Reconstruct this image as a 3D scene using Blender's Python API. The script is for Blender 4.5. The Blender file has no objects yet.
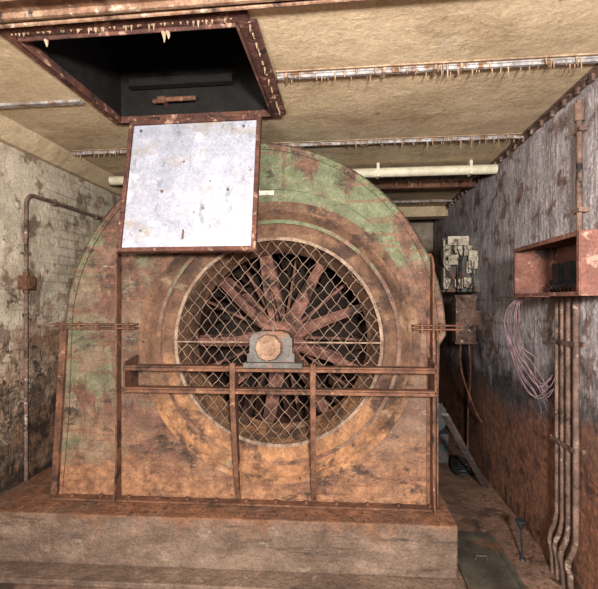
import bpy, bmesh, math, random
from mathutils import Vector, Matrix
random.seed(7)
FLOOR=-1.70; CEIL=1.22; XL=-2.40; XR=1.34; YB=6.7; YF=-2.0
ROOT=[]
# ---------------------------------------------------------------- materials
def nd(nt,t,**kw):
    n=nt.nodes.new(t)
    for k,v in kw.items(): setattr(n,k,v)
    return n
def math_(nt,op,a,b=None,c=None):
    n=nd(nt,'ShaderNodeMath',operation=op)
    for i,v in enumerate((a,b,c)):
        if v is None: continue
        if isinstance(v,(int,float)): n.inputs[i].default_value=v
        else: nt.links.new(v,n.inputs[i])
    return n.outputs[0]
def noise(nt,co,scale,detail=6,rough=0.6,stretch=(1,1,1),off=(0,0,0),dist=0):
    m=nd(nt,'ShaderNodeMapping'); m.inputs['Scale'].default_value=stretch; m.inputs['Location'].default_value=off
    nt.links.new(co,m.inputs['Vector'])
    n=nd(nt,'ShaderNodeTexNoise'); n.inputs['Scale'].default_value=scale
    n.inputs['Detail'].default_value=detail; n.inputs['Roughness'].default_value=rough; n.inputs['Distortion'].default_value=dist
    nt.links.new(m.outputs[0],n.inputs['Vector']); return n.outputs[0]
def mixc(nt,f,a,b):
    n=nd(nt,'ShaderNodeMix',data_type='RGBA')
    if isinstance(f,(int,float)): n.inputs[0].default_value=f
    else: nt.links.new(f,n.inputs[0])
    for i,v in ((6,a),(7,b)):
        if isinstance(v,tuple): n.inputs[i].default_value=(*v,1)
        else: nt.links.new(v,n.inputs[i])
    return n.outputs[2]
def smooth(nt,v,lo,hi):
    n=nd(nt,'ShaderNodeMapRange',interpolation_type='SMOOTHSTEP')
    n.inputs['From Min'].default_value=lo; n.inputs['From Max'].default_value=hi
    nt.links.new(v,n.inputs['Value']); return n.outputs[0]
def mat(name,a,b,scale=4,stretch=(1,1,1),layers=(),rough=0.85,metal=0.0,bump=0.3,bscale=25,contrast=0.18,bdist=0.02,grit=1.0,blot=0.8,brick=None,big=0):
    m=bpy.data.materials.new(name); m.use_nodes=True; nt=m.node_tree
    bs=nt.nodes['Principled BSDF']; tc=nd(nt,'ShaderNodeTexCoord'); co=tc.outputs['Object']
    sep=nd(nt,'ShaderNodeSeparateXYZ'); nt.links.new(co,sep.inputs[0])
    n0=noise(nt,co,scale,8,.65,stretch)
    col=mixc(nt,smooth(nt,n0,.5-contrast,.5+contrast),a,b)
    bf=None
    if brick:
        cb=nd(nt,'ShaderNodeCombineXYZ'); nt.links.new(sep.outputs[1],cb.inputs[0]); nt.links.new(sep.outputs[2],cb.inputs[1])
        br=nd(nt,'ShaderNodeTexBrick'); br.inputs['Scale'].default_value=1; br.inputs['Brick Width'].default_value=brick[0]; br.inputs['Row Height'].default_value=brick[1]
        br.inputs['Mortar Size'].default_value=brick[3]; br.inputs['Mortar Smooth'].default_value=.6
        nt.links.new(cb.outputs[0],br.inputs['Vector']); bf=br.outputs['Fac']
        msk=smooth(nt,noise(nt,co,1.1,4,.6,(1,1,1),(9,2,4)),.47,.60)
        bf=math_(nt,'MULTIPLY',bf,msk)
        col=mixc(nt,math_(nt,'MULTIPLY',bf,brick[2]),col,(.16,.12,.095))
    for i,L in enumerate(layers):
        nn=noise(nt,co,L.get('s',3),L.get('d',8),L.get('r',.66),L.get('st',(1,1,1)),(3.1*i+1.7,1.3*i,2.2*i),L.get('w',.3))
        v=nn
        k=L.get('k',(0,0,0,0))
        for ax in range(3):
            if k[ax]: v=math_(nt,'MULTIPLY_ADD',sep.outputs[ax],k[ax],v)
        if k[3]: v=math_(nt,'ADD',v,k[3])
        f=smooth(nt,v,L['lo'],L['hi'])
        f=math_(nt,'MULTIPLY',f,L.get('max',1.0))
        fine=noise(nt,co,L.get('fs',18),5,.7,L.get('fst',(1,1,1)),(5,i,2))
        lc=mixc(nt,smooth(nt,fine,.36,.64),L['c1'],L.get('c2',L['c1']))
        col=mixc(nt,f,col,lc)
    g=math_(nt,'MULTIPLY_ADD',noise(nt,co,70,4,.8),1.6*grit,1-.8*grit)
    g2=math_(nt,'MULTIPLY_ADD',noise(nt,co,9,8,.72,(1,1,1),(4,4,4)),1.7*blot,1-.85*blot)
    val=math_(nt,'MAXIMUM',math_(nt,'MULTIPLY',g,g2),.08)
    mm=nd(nt,'ShaderNodeMix',data_type='RGBA',blend_type='MULTIPLY'); mm.inputs[0].default_value=1
    nt.links.new(col,mm.inputs[6]); nt.links.new(val,mm.inputs[7])
    nt.links.new(mm.outputs[2],bs.inputs['Base Color'])
    bs.inputs['Roughness'].default_value=rough; bs.inputs['Metallic'].default_value=metal
    bs.inputs['Specular IOR Level'].default_value=.3
    if bump:
        h=noise(nt,co,bscale,8,.7)
        if bf is not None: h=math_(nt,'MULTIPLY_ADD',bf,-.35,h)
        if big: h=math_(nt,'MULTIPLY_ADD',noise(nt,co,1.4,2,.4,(1,1.6,1)),big,h)
        bp=nd(nt,'ShaderNodeBump'); bp.inputs['Strength'].default_value=bump; bp.inputs['Distance'].default_value=bdist
        nt.links.new(h,bp.inputs['Height']); nt.links.new(bp.outputs[0],bs.inputs['Normal'])
    return m
RUST1=(.17,.085,.052); RUST2=(.085,.045,.032); GREEN=(.095,.108,.060); GREEN2=(.135,.142,.088)
M={}
M['rust']=mat('rust_steel',RUST1,RUST2,9,layers=[dict(c1=(.035,.023,.018),s=6,lo=.52,hi=.65),dict(c1=(.30,.2,.13),s=13,lo=.61,hi=.7)],bump=.6)
M['rustred']=mat('rust_red',(.13,.058,.042),(.07,.036,.03),7,layers=[dict(c1=(.33,.21,.15),s=13,lo=.55,hi=.66),dict(c1=(.03,.02,.017),s=8,lo=.55,hi=.66)],bump=.8)
M['rustbox']=mat('rust_box',(.18,.083,.063),(.12,.06,.048),7,layers=[dict(c1=(.30,.19,.15),s=11,lo=.57,hi=.68),dict(c1=(.04,.027,.022),s=8,lo=.54,hi=.66)],bump=.5)
M['rustpale']=mat('rust_pale',(.33,.22,.15),(.15,.08,.052),9,layers=[dict(c1=(.42,.35,.28),s=14,lo=.55,hi=.64),dict(c1=(.05,.035,.028),s=9,lo=.57,hi=.66)],bump=.7)
M['conduit']=mat('conduit_rust',(.19,.125,.098),(.095,.062,.051),9,layers=[dict(c1=(.36,.29,.24),s=14,lo=.57,hi=.66),dict(c1=(.035,.027,.023),s=9,lo=.55,hi=.66)],bump=.8)
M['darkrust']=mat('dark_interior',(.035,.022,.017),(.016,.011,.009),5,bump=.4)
M['spoke']=mat('impeller_rust',(.21,.105,.08),(.08,.042,.034),7,layers=[dict(c1=(.03,.02,.016),s=5,lo=.52,hi=.62)],bump=.6)
M['mesh']=mat('mesh_wire_rust',(.26,.19,.14),(.12,.08,.06),20,bump=0)
M['ring']=mat('inlet_rust',(.17,.10,.062),(.10,.058,.04),4,layers=[
    dict(c1=(.32,.17,.09),c2=(.23,.12,.065),s=3,lo=.5,hi=.75,k=(0,0,-.45,-.22)),
    dict(c1=(.05,.033,.026),s=5,lo=.50,hi=.63,max=.85),
    dict(c1=(.24,.19,.13),s=5,lo=.60,hi=.67,max=.6),
    dict(c1=GREEN,c2=(.12,.10,.065),s=3,lo=.60,hi=.72,k=(-.20,0,.25,-.16),max=.6)],bump=.6,blot=1.1)
M['housing']=mat('fan_housing_paint',(.165,.105,.074),(.095,.058,.043),2.2,(1,1,2.2),layers=[
    dict(c1=(.19,.155,.105),c2=(.12,.10,.072),s=2.0,st=(.6,1,2.6),lo=.50,hi=.60,k=(-.10,0,.0,-.05),max=.75),
    dict(c1=GREEN,c2=GREEN2,s=1.9,st=(1,1,1.5),lo=.49,hi=.59,k=(0,0,.34,-.045)),
    dict(c1=GREEN,c2=(.15,.14,.095),s=2.6,st=(.5,1,2.5),lo=.54,hi=.60,k=(-.12,0,0,-.10),max=.8),
    dict(c1=(.13,.063,.045),c2=(.075,.04,.031),s=2.2,st=(1.6,1,.7),lo=.53,hi=.60,max=.9),
    dict(c1=(.29,.155,.085),c2=(.17,.09,.056),s=2.2,st=(.8,1,3),lo=.5,hi=.85,k=(0,0,-.75,-.64)),
    dict(c1=(.18,.095,.06),c2=(.11,.06,.043),s=4,st=(.45,1,4.5),lo=.53,hi=.60,max=.75),
    dict(c1=(.035,.026,.022),s=4.0,st=(1,1,1.6),r=.8,lo=.53,hi=.64,max=.85),
    dict(c1=(.28,.23,.17),s=5,r=.78,lo=.61,hi=.67,st=(1,1,3),max=.7)],rough=.72,bump=.5,blot=1.15)
M['floor']=mat('floor_rust_mud',(.21,.135,.10),(.12,.075,.06),3,layers=[
    dict(c1=(.29,.19,.14),s=6,lo=.55,hi=.7),dict(c1=(.06,.044,.037),s=2,lo=.53,hi=.63,max=.85)],bump=.8,bscale=14)
M['plate']=mat('trench_plate',(.10,.09,.072),(.06,.052,.043),4,layers=[dict(c1=RUST1,s=4,lo=.53,hi=.64,max=.8)],rough=.55)
M['plinth']=mat('plinth_concrete',(.20,.142,.108),(.125,.088,.068),2.5,(1,1,3),layers=[
    dict(c1=(.20,.105,.062),c2=(.14,.08,.052),s=2.5,st=(1.4,1.4,.8),lo=.46,hi=.66,k=(0,0,1.1,1.55),max=.9),
    dict(c1=(.055,.04,.032),s=4,st=(.4,1,3.5),lo=.53,hi=.64,max=.8),
    dict(c1=(.25,.125,.072),c2=(.15,.078,.05),s=3,lo=.4,hi=.7,k=(0,0,25,34.1)),
    dict(c1=(.33,.26,.2),s=6,st=(1,1,2),lo=.60,hi=.68,max=.5)],bump=.9,blot=1)
M['ceiling']=mat('ceiling_board',(.52,.415,.285),(.40,.31,.205),1.6,(1,2,1),layers=[
    dict(c1=(.24,.16,.10),s=1.8,st=(1,2,1),lo=.51,hi=.72,max=.6),
    dict(c1=(.63,.54,.42),s=3,lo=.58,hi=.72,max=.6),
    dict(c1=(.16,.09,.055),s=7,lo=.64,hi=.70,max=.8)],bump=.4,bscale=26,big=.8,grit=.7,blot=.5)
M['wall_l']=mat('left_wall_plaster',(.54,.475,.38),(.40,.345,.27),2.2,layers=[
    dict(c1=(.18,.11,.077),c2=(.33,.235,.17),s=2.2,lo=.50,hi=.66,k=(0,.15,-.20,-.50),max=.85),
    dict(c1=(.05,.04,.034),c2=(.18,.135,.10),s=8,r=.82,lo=.51,hi=.56,k=(0,0,-.13,-.05)),
    dict(c1=(.22,.125,.08),s=3,lo=.54,hi=.66,k=(0,.1,-.1,-.33),max=.8),
    dict(c1=(.15,.10,.075),s=3.5,lo=.55,hi=.62,k=(0,.02,0,-.05),max=.75),
    dict(c1=(.03,.024,.02),s=3,r=.75,lo=.50,hi=.64,k=(0,.22,-.22,-.88),max=.92)],bump=.7,brick=(.22,.075,.35,.008))  # last layer: grime plus the fan's shadow painted into the wall colour
M['wall_r']=mat('right_wall_plaster',(.40,.36,.365),(.25,.217,.222),3,(1,2.2,.8),layers=[
    dict(c1=(.60,.555,.565),c2=(.42,.385,.395),s=13,st=(1,3,.35),lo=.45,hi=.60,max=.85,fs=40),
    dict(c1=(.20,.12,.093),c2=(.11,.07,.056),s=4,lo=.52,hi=.63,max=.85),
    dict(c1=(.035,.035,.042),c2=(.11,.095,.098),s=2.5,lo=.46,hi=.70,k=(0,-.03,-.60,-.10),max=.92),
    dict(c1=(.25,.125,.078),c2=(.14,.073,.053),s=2.5,lo=.44,hi=.70,k=(0,-.01,-.7,-.46)),
    dict(c1=(.04,.028,.024),s=6,lo=.58,hi=.68,k=(0,0,-.06,-.03),max=.7)],bump=.8,bscale=30,brick=(.42,.2,.5,.014))
M['wall_b']=mat('back_wall_plaster',(.40,.34,.27),(.24,.19,.15),3,layers=[dict(c1=(.12,.065,.04),s=3,lo=.4,hi=.7,k=(0,0,-.4,-.1))])
M['galv']=mat('galvanised',(.36,.345,.34),(.19,.175,.17),14,layers=[dict(c1=(.16,.095,.06),s=9,lo=.51,hi=.60)],rough=.5,metal=.1)
M['drip']=mat('stalactite',(.34,.25,.17),(.17,.11,.075),14)
M['cream']=mat('cream_tube',(.56,.52,.40),(.45,.40,.30),6,rough=.5,grit=.4,blot=.4)
M['door']=mat('hatch_panel_paint',(.345,.35,.395),(.27,.275,.32),2.2,layers=[
    dict(c1=(.27,.235,.19),s=3,st=(1,1,2),lo=.51,hi=.68,max=.75),
    dict(c1=(.09,.06,.048),s=16,r=.7,lo=.635,hi=.68,max=.9),
    dict(c1=(.48,.49,.53),s=5,lo=.56,hi=.66,max=.6),
    dict(c1=(.17,.18,.21),s=14,st=(1,1,.3),lo=.61,hi=.67,max=.8)],rough=.45,bump=.15,grit=.8,blot=.7)
M['shaft']=mat('shaft_dark',(.016,.014,.012),(.008,.007,.007),4)  # near-black walls paint in the shade inside the shaft, lamps would brighten it
M['blackm']=mat('black_rubber',(.02,.02,.022),(.035,.035,.04),8,rough=.5,bump=.1)
M['ceramic']=mat('ceramic_fittings',(.42,.385,.31),(.24,.205,.16),12,layers=[dict(c1=(.08,.055,.043),s=14,lo=.51,hi=.60)],rough=.6)
M['wire']=mat('wire_sheath',(.19,.125,.135),(.08,.055,.055),20,rough=.6,bump=.1)
M['bluegrey']=mat('motor_paint',(.075,.10,.11),(.05,.06,.065),6,layers=[dict(c1=RUST1,s=6,lo=.54,hi=.64)],rough=.6)
M['label']=mat('white_label',(.5,.5,.42),(.35,.35,.28),9,bump=0)
M['hub']=mat('bearing_cap_rust',(.27,.18,.125),(.16,.10,.07),9,rough=.95,bump=.7,blot=1.1)
M['greyst']=mat('grey_steel',(.12,.11,.10),(.065,.058,.052),9,layers=[dict(c1=RUST1,s=7,lo=.53,hi=.62)],rough=.7)
# ---------------------------------------------------------------- geometry helpers
def box(bm,x0,x1,y0,y1,z0,z1,mi=0):
    vs=[bm.verts.new((x,y,z)) for x in (x0,x1) for y in (y0,y1) for z in (z0,z1)]
    for f in ((0,1,3,2),(4,6,7,5),(0,4,5,1),(2,3,7,6),(0,2,6,4),(1,5,7,3)):
        bm.faces.new([vs[i] for i in f]).material_index=mi
def prism(bm,pts,axis,a0,a1,mi=0):
    def P(p,a):
        if axis=='x': return (a,p[0],p[1])
        if axis=='y': return (p[0],a,p[1])
        return (p[0],p[1],a)
    A=[bm.verts.new(P(p,a0)) for p in pts]; B=[bm.verts.new(P(p,a1)) for p in pts]; n=len(pts)
    bm.faces.new(A).material_index=mi; bm.faces.new(B[::-1]).material_index=mi
    for i in range(n): bm.faces.new((A[i],A[(i+1)%n],B[(i+1)%n],B[i])).material_index=mi
def frame(d):
    d=d.normalized(); up=Vector((0,0,1)) if abs(d.z)<.9 else Vector((0,1,0))
    u=d.cross(up).normalized(); return u,u.cross(d).normalized()
def bar(bm,p,q,w,h,mi=0,w2=None,h2=None):
    p=Vector(p);q=Vector(q);u,v=frame(q-p); w2=w2 or w; h2=h2 or h
    A=[bm.verts.new(p+u*sx*w/2+v*sy*h/2) for sx,sy in ((-1,-1),(1,-1),(1,1),(-1,1))]
    B=[bm.verts.new(q+u*sx*w2/2+v*sy*h2/2) for sx,sy in ((-1,-1),(1,-1),(1,1),(-1,1))]
    bm.faces.new(A).material_index=mi; bm.faces.new(B[::-1]).material_index=mi
    for i in range(4): bm.faces.new((A[i],A[(i+1)%4],B[(i+1)%4],B[i])).material_index=mi
def cyl(bm,p,q,r0,r1=None,n=20,mi=0):
    p=Vector(p);q=Vector(q);u,v=frame(q-p); r1=r0 if r1 is None else r1
    A=[];B=[]
    for i in range(n):
        a=2*math.pi*i/n; d=u*math.cos(a)+v*math.sin(a)
        A.append(bm.verts.new(p+d*r0)); B.append(bm.verts.new(q+d*max(r1,1e-4)))
    bm.faces.new(A).material_index=mi; bm.faces.new(B[::-1]).material_index=mi
    for i in range(n): bm.faces.new((A[i],A[(i+1)%n],B[(i+1)%n],B[i])).material_index=mi
def smoothpts(pts,sub=6):
    pts=[Vector(p) for p in pts]; out=[]
    for i in range(len(pts)-1):
        p0=pts[max(i-1,0)];p1=pts[i];p2=pts[i+1];p3=pts[min(i+2,len(pts)-1)]
        for j in range(sub):
            t=j/sub
            out.append(.5*((2*p1)+(p2-p0)*t+(2*p0-5*p1+4*p2-p3)*t*t+(3*p1-p0-3*p2+p3)*t**3))
    out.append(pts[-1]); return out
def tube(bm,pts,r,n=10,mi=0,sub=0):
    pts=smoothpts(pts,sub) if sub else [Vector(p) for p in pts]
    rings=[];u=None
    for i,p in enumerate(pts):
        d=(pts[min(i+1,len(pts)-1)]-pts[max(i-1,0)]).normalized()
        if u is None: u,_=frame(d)
        u=(u-d*u.dot(d)).normalized(); v=d.cross(u)
        rings.append([bm.verts.new(p+(u*math.cos(2*math.pi*k/n)+v*math.sin(2*math.pi*k/n))*r) for k in range(n)])
    for a,b in zip(rings,rings[1:]):
        for k in range(n): bm.faces.new((a[k],a[(k+1)%n],b[(k+1)%n],b[k])).material_index=mi
    bm.faces.new(rings[0]).material_index=mi; bm.faces.new(rings[-1][::-1]).material_index=mi
def lathe(bm,cx,cz,prof,n=96,mi=0,closed=False):
    rings=[[bm.verts.new((cx+r*math.cos(2*math.pi*k/n),y,cz+r*math.sin(2*math.pi*k/n))) for k in range(n)] for r,y in prof]
    pr=list(zip(rings,rings[1:]))
    if closed: pr.append((rings[-1],rings[0]))
    for a,b in pr:
        for k in range(n): bm.faces.new((a[k],a[(k+1)%n],b[(k+1)%n],b[k])).material_index=mi
def bolt(bm,x,y,z,r=.014,mi=0):
    cyl(bm,(x,y,z),(x,y-.014,z),r,r*.85,6,mi)
def empty(name,loc=(0,0,0),rot=(0,0,0)):
    e=bpy.data.objects.new(name,None); e.location=loc; e.rotation_euler=rot; e.empty_display_size=.1
    bpy.context.scene.collection.objects.link(e); ROOT.append(e); return e
def obj(name,bm,mats,parent=None,bevel=0,sm=True):
    bmesh.ops.recalc_face_normals(bm,faces=bm.faces)
    if sm:
        for f in bm.faces: f.smooth=True
        for e in bm.edges:
            if len(e.link_faces)!=2 or e.calc_face_angle(0)>.6: e.smooth=False
    me=bpy.data.meshes.new(name); bm.to_mesh(me); bm.free()
    o=bpy.data.objects.new(name,me); bpy.context.scene.collection.objects.link(o)
    for m in (mats if isinstance(mats,list) else [mats]): me.materials.append(M[m])
    if bevel:
        b=o.modifiers.new('bevel','BEVEL'); b.width=bevel; b.segments=2; b.limit_method='ANGLE'
    if parent: o.parent=parent
    else: ROOT.append(o)
    return o
N=bmesh.new
XW=XR-.003
# ---------------------------------------------------------------- room shell
b=N(); box(b,XL-.2,XR+.2,YF-.2,YB+.2,FLOOR-.2,FLOOR); obj('floor',b,'floor')
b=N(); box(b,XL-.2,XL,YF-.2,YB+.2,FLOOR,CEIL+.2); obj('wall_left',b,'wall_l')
b=N(); box(b,XR,XR+.2,YF-.2,YB+.2,FLOOR,CEIL+.2); obj('wall_right',b,'wall_r')
b=N(); box(b,XL,XR,YB,YB+.2,FLOOR,CEIL+.2); obj('wall_back',b,'wall_b')
b=N(); box(b,XL,XR,YF-.2,YF,FLOOR,CEIL+.2); obj('wall_front',b,'wall_b')
HX0,HX1,HY0,HY1=-1.50,-.46,1.83,2.76
b=N()
box(b,XL,HX0,YF,YB,CEIL,CEIL+.2); box(b,HX1,XR,YF,YB,CEIL,CEIL+.2)
box(b,HX0,HX1,YF,HY0,CEIL,CEIL+.2); box(b,HX0,HX1,HY1,YB,CEIL,CEIL+.2)
prism(b,[(XL,CEIL-.11),(XL+.05,CEIL-.11),(XL+.16,CEIL),(XL,CEIL)],'y',YF,YB)
obj('ceiling',b,'ceiling')
b=N(); T=.06
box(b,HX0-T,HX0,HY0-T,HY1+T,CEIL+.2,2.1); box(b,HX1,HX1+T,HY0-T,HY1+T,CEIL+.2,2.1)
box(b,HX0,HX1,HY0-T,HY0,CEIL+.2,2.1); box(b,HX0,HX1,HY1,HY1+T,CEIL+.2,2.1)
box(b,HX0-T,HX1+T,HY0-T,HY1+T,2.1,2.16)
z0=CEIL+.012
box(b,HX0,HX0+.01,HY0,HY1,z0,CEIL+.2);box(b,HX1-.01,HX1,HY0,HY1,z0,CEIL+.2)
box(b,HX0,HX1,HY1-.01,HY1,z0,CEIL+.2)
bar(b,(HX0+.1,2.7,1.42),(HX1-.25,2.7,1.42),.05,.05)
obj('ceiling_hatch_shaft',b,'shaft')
b=N(); tube(b,[(-1.24,2.70,1.30),(-1.16,2.68,1.30),(-1.0,2.68,1.30),(-.96,2.7,1.31)],.015,10); cyl(b,(-1.2,2.68,1.30),(-1.15,2.68,1.30),.022,n=14)
box(b,-1.18,-1.16,2.66,2.75,1.285,1.31)
obj('shaft_latch_pipe',b,'rust')
hf=empty('ceiling_hatch_frame')
b=N(); w=.055
for (x0,x1,y0,y1) in ((HX0-w,HX1+w,HY0-w,HY0),(HX0-w,HX1+w,HY1,HY1+w),(HX0-w,HX0,HY0,HY1),(HX1,HX1+w+.03,HY0,HY1)):
    box(b,x0,x1,y0,y1,CEIL-.016,CEIL)
w=.012
for (x0,x1,y0,y1) in ((HX0,HX1,HY0,HY0+w),(HX0,HX1,HY1-w,HY1),(HX0,HX0+w,HY0,HY1),(HX1-w,HX1,HY0,HY1)):
    box(b,x0,x1,y0,y1,CEIL-.03,CEIL+.014)
obj('angle_frame',b,'rustred',hf,bevel=.004)
b=N()
for i in range(60):
    x=random.uniform(HX0,HX1); cyl(b,(x,HY0-.03,CEIL-.014),(x,HY0-.03,CEIL-.018-min(random.expovariate(90),.03)),.006,.001,6)
for i in range(50):
    y=random.uniform(HY0,HY1); cyl(b,(HX1+.05,y,CEIL-.014),(HX1+.05,y,CEIL-.018-min(random.expovariate(90),.03)),.006,.001,6)
for x,l in ((-1.36,.03),(-.80,.045),(-.78,.03)):
    cyl(b,(x,HY0+.01,CEIL-.028),(x+.004,HY0+.01,CEIL-.03-l*.5),.011,.007,8); cyl(b,(x+.004,HY0+.01,CEIL-.03-l*.5),(x+.004,HY0+.01,CEIL-.03-l),.007,.002,8)
obj('lime_drips',b,'drip',hf)
for k,y in enumerate((2.31,3.34,4.37,5.40)):
    b=N()
    x0=HX1+.10 if k==0 else XL+.17
    box(b,x0,XR-.02,y-.018,y+.018,CEIL-.008,CEIL,0)
    box(b,x0,XR-.02,y-.010,y+.010,CEIL-.022,CEIL-.008,0)
    box(b,x0,XR-.02,y-.045,y-.038,CEIL-.006,CEIL,1); box(b,x0,XR-.02,y+.04,y+.047,CEIL-.006,CEIL,1)
    x=x0+.05
    while x<XR-.06:
        if random.random()<.4: box(b,x-.007,x+.007,y-.03,y+.03,CEIL-.028,CEIL-.003,1)
        x+=.13
    x=x0
    while x<XR-.05:
        x+=random.expovariate(60)+.004
        if x>XR-.05: break
        l=random.expovariate(65); l=min(l,.05)*(1.4 if x>.4 else .7); yy=y+random.uniform(-.03,.03)
        cyl(b,(x,yy,CEIL-.005),(x+random.uniform(-.004,.004),yy,CEIL-.022-l),.006,.0012,6,1)
    obj('ceiling_joint_strip',b,['galv','drip'])
b=N(); box(b,XL+.2,HX0-.1,2.46,2.50,CEIL-.014,CEIL); obj('ceiling_joint_strip',b,'galv')
b=N()
box(b,XL+.17,XW,1.54,1.68,CEIL-.016,CEIL); box(b,XL+.17,XW,1.54,1.555,CEIL-.05,CEIL-.016); box(b,XL+.17,XW,1.665,1.68,CEIL-.04,CEIL-.016)
tube(b,[(XL+.17,1.73,CEIL-.03),(XR-.1,1.70,CEIL-.03)],.010,8)
obj('ceiling_steel_channel',b,'rustpale')
b=N(); box(b,XR-.012,XR,YF,YB,CEIL-.035,CEIL); box(b,XR-.045,XR,YF,YB,CEIL-.010,CEIL)
for i in range(30): 
    y=2+i*.15; box(b,XR-.03,XR-.012,y-.012,y+.012,CEIL-.05,CEIL-.012)
obj('trim_wall_angle',b,'conduit')
b=N(); cyl(b,(XL+.17,3.92,1.145),(XR-.015,3.92,1.145),.042,n=24)
for x in (-1.8,-.6,.3,1.1): box(b,x-.012,x+.012,3.875,3.965,1.1,CEIL)
obj('ceiling_pipe',b,'cream')
b=N(); box(b,XL+.17,XW,5.75,5.95,CEIL-.13,CEIL); obj('ceiling_beam',b,'ceiling')
b=N(); box(b,XL+.17,XW,4.55,4.63,CEIL-.06,CEIL); obj('ceiling_beam',b,'rust')
# ---------------------------------------------------------------- hatch door
hd=empty('ceiling_hatch_door',(-.97,2.725,1.18),(math.radians(-10.9),0,math.radians(-.6)))
W=.885/2;H=.90
b=N(); box(b,-W+.03,W-.03,-.006,.006,-H+.03,-.03); obj('panel',b,'door',hd)
b=N(); f=.028
box(b,-W,W,-.02,.024,-f,0); box(b,-W,W,-.02,.024,-H,-H+f); box(b,-W,-W+f,-.02,.024,-H+f,-f); box(b,W-f,W,-.02,.024,-H+f,-f)
obj('frame',b,'rustred',hd,bevel=.004)
b=N()
for x in (-.3,.3): cyl(b,(x-.05,.0,.012),(x+.05,.0,.012),.013); box(b,x-.05,x+.05,-.006,.006,-.02,.03)
obj('hinges',b,'rust',hd)
b=N()
for x,z in ((.33,-.07),(-.18,-.50),(.25,-.50),(-.36,-.07)): cyl(b,(x,-.006,z),(x,-.014,z),.009,n=12)
for x,z in ((-.3,-.76),(.1,-.62),(-.05,-.3)): cyl(b,(x,-.006,z),(x,-.009,z),.007,n=12)
bar(b,(-.02,-.01,-H+.08),(-.02,-.01,-H+.14),.01,.008)
obj('rivets',b,'greyst',hd)
# ---------------------------------------------------------------- plinth
PT=-1.36
cpn=empty('concrete_plinth')
b=N(); XP=XL+.004
prism(b,[(XP,2.53),(.68,2.665),(.68,4.5),(XP,4.5)],'z',FLOOR,PT); obj('block',b,'plinth',cpn,bevel=.012)
b=N(); prism(b,[(XP,2.36),(.70,2.50),(.70,2.66),(XP,2.525)],'z',FLOOR,FLOOR+.035); obj('footing_kerb',b,'plinth',cpn,bevel=.006)
b=N()
for i in range(420):
    x=random.uniform(-2.3,.6); yy=2.56+.044*(x+2.4)+abs(random.gauss(0,.12)); r=random.uniform(.004,.013)
    if yy>2.74+.035*(x+2.4)-.04: continue
    m=Matrix.Translation((x,yy,PT+r*.1))@Matrix.Rotation(random.random()*3,4,'Z')@Matrix.Diagonal((r*1.5,r,r*.25,1))
    bmesh.ops.create_icosphere(b,subdivisions=1,radius=1,matrix=m)
obj('rust_flakes',b,'rust',cpn)
# ---------------------------------------------------------------- fan
fan=empty('centrifugal_fan',(-.6,2.85,.005),(0,0,math.radians(2.2)))
CX,CZ=.15,-.29
def outline(off=0,n=56):
    R=1.27+off; c=(-.03,-.235); P=[(-1.37-off,PT),(-1.32-off,-.8)]
    for i in range(n+1):
        a=math.pi-math.pi*i/n; P.append((c[0]+R*math.cos(a),c[1]+R*math.sin(a)))
    P+=[(1.20+off,-.30),(1.19+off,-.8),(1.19+off,PT)]
    return P
def plate_with_hole(bm,out,cx,cz,r,y,n=96,mi=0):
    es=[]
    vo=[bm.verts.new((p[0],y,p[1])) for p in out]
    for i in range(len(vo)): es.append(bm.edges.new((vo[i],vo[(i+1)%len(vo)])))
    vi=[bm.verts.new((cx+r*math.cos(2*math.pi*k/n),y,cz+r*math.sin(2*math.pi*k/n))) for k in range(n)]
    for i in range(n): es.append(bm.edges.new((vi[i],vi[(i+1)%n])))
    bmesh.ops.triangle_fill(bm,edges=es,use_beauty=True)
D=1.0
b=N(); plate_with_hole(b,outline(),CX,CZ,.80,0)
o=outline()
A=[b.verts.new((p[0],0,p[1])) for p in o]; B=[b.verts.new((p[0],D,p[1])) for p in o]
for i in range(len(o)-1): b.faces.new((A[i],A[i+1],B[i+1],B[i]))
b.faces.new(B[::-1])
obj('scroll_housing',b,'housing',fan)
def strip(bm,out,wi,y0,y1,mi=0):
    n=len(out); ins=[]
    for i,p in enumerate(out):
        a=Vector(out[max(i-1,0)]);c=Vector(out[min(i+1,n-1)]); t=(c-a).normalized(); nn=Vector((t.y,-t.x))
        q=Vector(p)+nn*wi; q.y=max(q.y,PT); ins.append(q)
    R=[[bm.verts.new((q[0],y,q[1])) for q,y in ((out[i],y0),(ins[i],y0),(ins[i],y1),(out[i],y1))] for i in range(n)]
    for a,c in zip(R,R[1:]):
        for k in range(4): bm.faces.new((a[k],a[(k+1)%4],c[(k+1)%4],c[k])).material_index=mi
    bm.faces.new(R[0]); bm.faces.new(R[-1][::-1])
b=N(); strip(b,outline(.02),.045,-.012,0); strip(b,outline(.02),.010,-.012,.06)
strip(b,outline(.045),.06,D*.3,D*.3+.02)
strip(b,outline(.03),.05,D-.01,D+.01)
obj('rim_flange',b,'housing',fan)
b=N()
P=outline(-.012,40)
for p in P[3:-3]: bolt(b,p[0],-.010,p[1],.008)
for k in range(36):
    a=2*math.pi*k/36; bolt(b,CX+.915*math.cos(a),-.008,CZ+.915*math.sin(a),.008)
obj('bolts',b,'housing',fan)
b=N()
arc=[(CX+1.03*math.cos(a)-.02,CZ+1.03*math.sin(a)+.0) for a in [math.radians(d) for d in range(12,150,3)]]
for p,q in zip(arc,arc[1:]): bar(b,(p[0],-.004,p[1]),(q[0],-.004,q[1]),.012,.008)
for z in (-.62,-.98):
    bar(b,(-1.30,-.003,z),(-.78,-.003,z),.008,.012)
    bar(b,(.98,-.003,z-.03),(1.16,-.003,z-.03),.008,.012)
obj('weld_seams',b,'housing',fan)
b=N()
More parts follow.
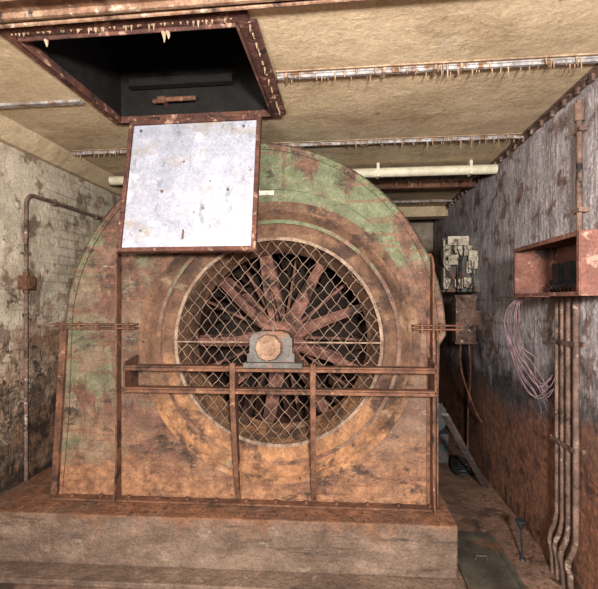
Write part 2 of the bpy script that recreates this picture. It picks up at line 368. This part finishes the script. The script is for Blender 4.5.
lathe(b,CX,CZ,[(.945,0),(.945,-.012),(.885,-.014),(.885,-.055),(.872,-.06),(.862,-.05),(.835,-.01),(.80,.025),(.765,.045),(.74,.052),(.715,.06),(.71,.03),(.695,.03),(.695,.07),(.665,.16),(.64,.27),(.63,.30),(.64,.31),(.70,.17),(.79,.06),(.86,.0)],128)
obj('inlet_cone',b,'ring',fan)
b=N(); y=.035
lathe(b,CX,CZ,[(.712,y-.012),(.69,y-.012),(.69,y+.012),(.712,y+.012)],96,closed=True)
Rg=.70; s=.068; ang=math.radians(50)
for sg in (1,-1):
    d=Vector((math.cos(ang)*sg,math.sin(ang))); nn=Vector((-d.y,d.x)); k=-11
    while k<=11:
        o_=k*s+random.uniform(-.005,.005)
        if abs(o_)<Rg-.01:
            h=math.sqrt(Rg*Rg-o_*o_); c=Vector((CX,CZ))+nn*o_
            m=[]; seg=24; wob=random.uniform(-.007,.007)
            for i in range(seg+1):
                p=c+d*(h*(2*i/seg-1))+nn*(.0035*(1 if i%2 else -1)+wob*math.sin(i*.4)); bul=-.02*(1-((p.x-CX)**2+(p.y-CZ)**2)/Rg**2)
                m.append((p.x,y+bul+.002*sg,p.y))
            tube(b,m,.0023,5)
        k+=1
bar(b,(CX-.71,y-.02,CZ+.0),(CX+.71,y-.02,CZ+.0),.010,.010)
obj('wire_guard',b,'mesh',fan)
b=N(); wx,wz=CX,CZ
cyl(b,(wx,-.2,wz),(wx,.95,wz),.045,n=24)
cyl(b,(wx,.30,wz),(wx,.52,wz),.13,.13,n=28); cyl(b,(wx,.27,wz),(wx,.30,wz),.09,.13,n=28)
cyl(b,(wx,.22,wz),(wx,.27,wz),.065,n=24)
rr=random.Random(5)
for k in range(9):
    a=math.radians(40*k+20+rr.uniform(-3,3)); d=Vector((math.cos(a),0,math.sin(a))); e_=Vector((-d.z,0,d.x))
    c=Vector((wx,0,wz)); kk=rr.uniform(.85,1.1)
    p0=c+d*.11+Vector((0,.34,0)); p1=c+d*.38+e_*.012+Vector((0,.36,0)); p2=c+d*.80+Vector((0,.40,0))
    for (pa,pb,wa,wb) in ((p0,p1,.085,.062*kk),(p1,p2,.062*kk,.040)):
        bar(b,pa,pb,.016,wa,0,.016,wb)
        for sg in (-1,1): bar(b,pa+e_*sg*wa/2+Vector((0,-.012,0)),pb+e_*sg*wb/2+Vector((0,-.012,0)),.045,.009,0)
    bar(b,c+d*.05+Vector((0,.75,0)),c+d*.80+Vector((0,.75,0)),.05,.06,0,.03,.04)
    a2=a+math.radians(20); d=Vector((math.cos(a2),0,math.sin(a2)))
    bar(b,c+d*.12+Vector((0,.48,0)),c+d*.78+Vector((0,.66,0)),.02,.022)
lathe(b,wx,wz,[(.66,.33),(.86,.36),(.86,.38),(.66,.35)],72,closed=True)
lathe(b,wx,wz,[(.80,.44),(.86,.44),(.86,.47),(.80,.47)],72,closed=True)
obj('impeller_spokes',b,'spoke',fan)
b=N()
for k in range(32):
    a=math.radians(11.25*k+rr.uniform(-1.5,1.5)); pts=[]
    r0=.50+rr.uniform(-.03,.05)
    for t in (0,.33,.66,1):
        r=r0+(.86-r0)*t; aa=a+.55*t*t; pts.append((wx+r*math.cos(aa),wz+r*math.sin(aa)))
    for p,q in zip(pts,pts[1:]):
        v=[b.verts.new((p[0],.43,p[1])),b.verts.new((q[0],.43,q[1])),b.verts.new((q[0],.88,q[1])),b.verts.new((p[0],.88,p[1]))]
        b.faces.new(v)
obj('impeller_blades',b,'spoke',fan)
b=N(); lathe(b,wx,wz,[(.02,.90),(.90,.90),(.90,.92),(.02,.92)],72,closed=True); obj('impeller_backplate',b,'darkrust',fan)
bx,bz=.125,-.30; yb=-.20
b=N()
x0,x1=-.82,1.16
for z,dep in ((-.435,.13),(-.575,.11)):
    box(b,x0,x1,yb,yb+dep*.9,z-.006,z+.006); box(b,x0,x1,yb,yb+.012,z-.022,z+.012)
for x in (x0+.01,x1-.012):
    prism(b,[(yb,-.40),(yb,-.60),(0,-.64),(0,-.38)],'x',x-.006,x+.006)
for x in (-.105,.40):
    prism(b,[(yb-.012,-.41),(yb-.012,-.62),(-.10,-1.16),(-.015,PT+.02),(0,PT+.02),(0,-1.1),(-.05,-.8),(-.05,-.5),(-.10,-.41)],'x',x-.006,x+.006)
    for (ya,za,yc,zc) in ((yb-.012,-.40,yb-.012,-.62),(yb-.012,-.62,-.10,-1.16),(-.10,-1.16,-.02,PT+.02)):
        bar(b,(x,ya,za),(x,yc,zc),.034,.010)
obj('bearing_support_frame',b,'rust',fan,bevel=.003)
b=N()
box(b,bx-.16,bx+.21,yb-.03,yb+.14,-.428,-.395)
prism(b,[(bx-.14,-.395),(bx+.16,-.395),(bx+.16,-.345),(bx+.145,-.335),(bx+.145,-.25),(bx+.12,-.215),(bx+.08,-.20),(bx-.05,-.20),(bx-.10,-.215),(bx-.125,-.25),(bx-.125,-.335),(bx-.14,-.345)],'y',yb,yb+.13)
for sx in (-.125,.14): cyl(b,(bx+sx,yb+.06,-.35),(bx+sx,yb+.06,-.31),.014,n=6)
cyl(b,(bx+.02,yb+.05,-.21),(bx+.02,yb+.05,-.17),.013,.008,n=8)
obj('bearing_block',b,'greyst',fan,bevel=.008)
b=N(); cyl(b,(bx,yb,bz),(bx,yb-.05,bz),.088,.080,n=9); cyl(b,(bx,yb-.05,bz),(bx,yb-.056,bz),.05,.045,n=14)
for k in range(6):
    a=k*math.pi/3+.3; bolt(b,bx+.066*math.cos(a),yb-.043,bz+.066*math.sin(a),.006)
obj('bearing_cap',b,'hub',fan,bevel=.006)
b=N()
def stiff(x,zt,zb,dep=.07):
    prism(b,[(0,zt),(-dep*.6,zt-.03),(-dep,zt-.08),(-dep,zb+.2),(-dep*1.5,zb+.01),(0,zb+.01)],'x',x-.006,x+.006)
    box(b,x-.03,x+.006,-.006,0,zb+.02,zt)
stiff(-.93,.36,PT); stiff(1.165,.30,PT,.08)
for z in (-.195,-.17):
    box(b,-1.40,-.80,-.065,0,z-.005,z+.005); box(b,1.04,1.36,-.065,.0,z-.005,z+.005)
for x in (-1.32,-1.2,-1.08,-.86,1.1,1.22,1.32):
    cyl(b,(x,-.045,-.215),(x,-.045,-.15),.010,n=6)
# edge posts of the lower casing
bar(b,(-1.37,-.018,PT+.015),(-1.30,-.018,-.20),.012,.045); bar(b,(-1.39,-.025,PT+.015),(-1.32,-.025,-.20),.05,.008)
bar(b,(1.20,-.018,PT+.015),(1.20,-.018,-.20),.012,.04)
obj('stiffeners',b,'rust',fan,bevel=.002)
b=N(); box(b,-1.38,1.21,-.07,0,PT,PT+.012)
for x in [i*.2-1.25 for i in range(13)]: cyl(b,(x,-.045,PT+.014),(x,-.045,PT+.034),.012,n=6)
obj('base_flange',b,'rust',fan)
b=N(); box(b,.03,.13,-.004,0,.70,.73); obj('number_label',b,'label',fan)
# ---------------------------------------------------------------- left wall conduit
cp=empty('wall_conduit_pipe')
b=N(); x=XL+.03; y=2.99
P=[(x,y,PT+.01),(x,y,.72)]+[(x,y+.08*(1-math.cos(t)),.72+.08*math.sin(t)) for t in (.4,.8,1.2,1.57)]+[(x,4.6,.80)]
tube(b,P,.014,12)
for z in (-.75,-.3,.35): box(b,XL+.002,x+.02,y-.025,y+.025,z-.010,z+.010)
for yy in (3.3,3.9,4.4): box(b,XL+.002,x+.02,yy-.012,yy+.012,.775,.825)
obj('pipe',b,'conduit',cp)
b=N(); box(b,XL+.002,XL+.07,y-.05,y+.05,.08,.18); cyl(b,(XL+.07,y,.13),(XL+.08,y,.13),.04,n=20); cyl(b,(x,y,.05),(x,y,.21),.02,n=14)
obj('junction_box',b,'rust',cp,bevel=.003)
# ---------------------------------------------------------------- right wall: open box
jb=empty('open_junction_box')
b=N(); X0=1.10;Y0=2.14;Y1=2.92;Z0=.02;Z1=.33;t=.006
box(b,X0,XW,Y0,Y0+t,Z0,Z1); box(b,X0,XW,Y1-t,Y1,Z0,Z1); box(b,X0,XW,Y0+t,Y1-t,Z1-t,Z1); box(b,X0,XW,Y0+t,Y1-t,Z0,Z0+t); box(b,XW-t,XW,Y0+t,Y1-t,Z0+t,Z1-t)
for (ya,yb_,za,zb) in ((Y0,Y1,Z1-.025,Z1),(Y0,Y1,Z0,Z0+.02),(Y0,Y0+.025,Z0+.02,Z1-.025),(Y1-.02,Y1,Z0+.02,Z1-.025)):
    box(b,X0-.006,X0,ya,yb_,za,zb)
box(b,X0-.08,X0,Y0+.3,Y1+.05,Z0-.004,Z0)
obj('enclosure',b,'rustbox',jb,bevel=.002)
b=N()
for yy in (2.4,2.6,2.75): box(b,XR-.07,XR-.012,yy-.04,yy+.04,.10,.22)
for i in range(6): tube(b,[(XR-.05,2.4+i*.06,.12),(XR-.12,2.45+i*.05,.07),(XR-.06,2.6+i*.04,.05)],.005,6,sub=4)
obj('terminals',b,'blackm',jb)
b=N()
for i in range(10):
    dx=random.uniform(-.06,.03); dy=random.uniform(-.05,.05); q=random.uniform(-.12,.06)
    P=[(1.18,2.80,.04),(1.10+dx*.5,2.84,.0),(1.07+dx,2.86+dy,-.12),(1.11+dx,2.88,-.30),(1.18+dx,2.86+dy,-.43+q),(1.23+dx*.6,2.82+dy,-.52+q),(1.27,2.80+dy,-.46+q)]
    if i<4: P=P[:5]+[(1.22+dx*.5,2.86,-.56+q*.5),(1.26,2.86+dy,-.66+q)]
    tube(b,P,.0030,6,sub=6)
obj('loose_wires',b,'wire',jb)
b=N(); tube(b,[(XR-.03,2.56,.335),(XR-.03,2.56,.9),(XR-.03,2.56,1.12)],.016,12)
for z in (.5,.95): box(b,XR-.05,XW,2.52,2.60,z-.012,z+.012)
cyl(b,(XR-.03,2.56,1.00),(XR-.03,2.56,1.10),.027,n=14)
obj('wall_conduit_drop',b,'conduit')
b=N()
for i,(y,r) in enumerate(((2.80,.015),(2.735,.015),(2.665,.017),(2.585,.017),)):
    x=XR-.035; dz=-.02*i
    P=[(x,y,.015),(x,y,-.6),(x,y,-1.30+dz),(x-.004,y+.02,-1.38+dz),(x-.012,y+.055,-1.45+dz),(x-.014,y+.065,-1.50+dz),(x-.012,y+.04,-1.58),(x-.01,y+.03,FLOOR+.002)]
    tube(b,P,r,12)
for z in (-.25,-.85): box(b,XR-.018,XW,2.55,2.84,z-.012,z+.012); box(b,XR-.06,XR-.054,2.55,2.84,z-.012,z+.012)
obj('wall_conduit_bundle',b,'conduit')
# ---------------------------------------------------------------- fuse panel
fp=empty('fuse_panel')
b=N(); box(b,.97,XW,4.42,4.46,.08,.62); box(b,XR-.05,XW,4.46,4.7,.1,.6); obj('backboard',b,'greyst',fp)
b=N()
random.seed(3)
for r in range(3):
    for c in range(3):
        if (r,c)==(1,1): continue
        x=1.01+c*.105+random.uniform(-.015,.015); z=.16+r*.16+random.uniform(-.02,.02); hh=random.uniform(.04,.070)
        box(b,x-.04,x+.04,4.35,4.42,z-hh,z+hh); cyl(b,(x,4.35,z+.02),(x,4.31,z+.02),.022,n=14)
        box(b,x-.028,x+.028,4.32,4.35,z-.055,z-.02)
prism(b,[(4.30,.10),(4.42,.12),(4.42,.62),(4.30,.58)],'x',.960,.975)
box(b,1.0,1.2,4.30,4.32,.53,.62); box(b,1.19,1.28,4.28,4.30,.30,.48)
box(b,1.0,1.10,4.29,4.30,.34,.44)
obj('ceramic_fuses',b,'ceramic',fp,bevel=.005)
b=N()
for i in range(6):
    x=1.0+i*.05+random.uniform(-.02,.02); tube(b,[(x,4.34,.5),(x+random.uniform(-.05,.05),4.28,.36),(x+random.uniform(-.06,.06),4.29,.2),(x+random.uniform(-.05,.05),4.34,.08)],.005,6,sub=5)
obj('wires',b,'blackm',fp)
b=N(); box(b,1.08,1.27,4.32,4.48,-.42,.04); box(b,1.07,1.28,4.31,4.33,-.43,-.40); box(b,1.07,1.28,4.31,4.33,.02,.05)
box(b,1.10,1.25,4.305,4.32,-.36,-.02); cyl(b,(1.175,4.305,-.2),(1.175,4.28,-.2),.022,n=12); box(b,1.27,XW,4.36,4.44,-.3,-.1)
obj('switch_box',b,'conduit',fp,bevel=.004)
b=N(); tube(b,[(1.14,4.38,-.42),(1.15,4.38,-.7),(1.25,4.3,-1.05),(1.29,4.2,-1.15)],.009,8,sub=5)
tube(b,[(1.22,4.38,-.42),(1.27,4.5,-.75),(1.30,4.7,-1.2),(1.31,4.75,FLOOR+.01)],.009,8,sub=5)
obj('lead_cables',b,'rust',fp)
# ---------------------------------------------------------------- floor items
b=N(); box(b,.74,1.03,1.9,3.25,FLOOR,FLOOR+.012); box(b,.72,.74,1.9,3.25,FLOOR,FLOOR+.02); box(b,1.03,1.055,1.9,3.25,FLOOR,FLOOR+.02)
for y in (2.5,2.9): tube(b,[(.85,y,FLOOR+.012),(.85,y,FLOOR+.04),(.92,y,FLOOR+.04),(.92,y,FLOOR+.012)],.006,6)
obj('trench_cover_plate',b,'plate')
b=N(); bar(b,(.70,3.1,-.80),(1.26,4.02,FLOOR+.025),.05,.022); obj('leaning_steel_bar',b,'greyst',bevel=.003)
b=N()
P=[]
for i in range(70):
    a=i*.42; r=.10+.02*math.sin(i*.9); P.append((1.17+r*math.cos(a),4.35+r*1.3*math.sin(a),FLOOR+.015+.0013*i+.012*(1+math.sin(i*1.3))))
tube(b,P,.011,7); obj('cable_coil',b,'blackm')
b=N(); cyl(b,(1.16,2.95,FLOOR),(1.15,2.95,-1.50),.007,.007,8); cyl(b,(1.15,2.95,-1.50),(1.148,2.95,-1.45),.010,.030,12); cyl(b,(1.148,2.95,-1.45),(1.148,2.95,-1.438),.033,.033,12)
cyl(b,(1.16,2.95,FLOOR),(1.16,2.95,FLOOR+.012),.022,.016,12)
obj('anchor_spike',b,'blackm')
b=N(); box(b,.72,1.08,4.62,5.05,FLOOR,-1.40)
cyl(b,(.90,4.60,-1.22),(.90,5.05,-1.22),.17,n=28)
for k in range(16):
    a=k*math.pi/8; bar(b,(.90+.17*math.cos(a),4.64,-1.22+.17*math.sin(a)),(.90+.17*math.cos(a),5.0,-1.22+.17*math.sin(a)),.012,.03)
cyl(b,(.90,4.53,-1.22),(.90,4.60,-1.22),.03,n=14)
obj('electric_motor',b,'bluegrey')
b=N()
for i in range(500):
    if i%2: x=random.uniform(1.07,1.30); y=random.uniform(2.4,5.5)
    else: x=XR-.02-abs(random.gauss(0,.08)); y=random.uniform(2.3,6)
    r=random.uniform(.003,.013)
    m=Matrix.Translation((x,y,FLOOR+r*.3))@Matrix.Rotation(random.random()*3,4,'Z')@Matrix.Diagonal((r*1.4,r,r*.5,1))
    bmesh.ops.create_icosphere(b,subdivisions=1,radius=1,matrix=m)
obj('floor_rubble',b,'rust')
# ---------------------------------------------------------------- camera and lights
cam=bpy.data.cameras.new('camera'); co=bpy.data.objects.new('camera',cam); bpy.context.scene.collection.objects.link(co)
co.location=(0,0,0); co.rotation_euler=(math.pi/2,0,math.radians(6)); cam.sensor_width=36; cam.lens=430/598*36
cam.shift_y=.0092; cam.clip_start=.05; bpy.context.scene.camera=co; ROOT.append(co)
def area(name,loc,tgt,size,e,col):
    l=bpy.data.lights.new(name,'AREA'); l.size=size; l.energy=e; l.color=col
    o=bpy.data.objects.new(name,l); o.location=loc; o.rotation_euler=(Vector(tgt)-Vector(loc)).to_track_quat('-Z','Y').to_euler()
    bpy.context.scene.collection.objects.link(o); ROOT.append(o)
area('flash_lamp',(.40,-.9,.30),(-.3,3,-.1),.25,265,(1,.97,.93))
area('fill_lamp',(-1.2,-1.2,.3),(.3,3,.1),.6,110,(1,.97,.94))
w=bpy.data.worlds.new('w'); bpy.context.scene.world=w; w.use_nodes=True; w.node_tree.nodes['Background'].inputs[0].default_value=(.02,.02,.02,1)
for o in ROOT: o.location.z+=1.70
vs=bpy.context.scene.view_settings; vs.view_transform='Standard'
try: vs.look='Medium High Contrast'
except Exception: pass
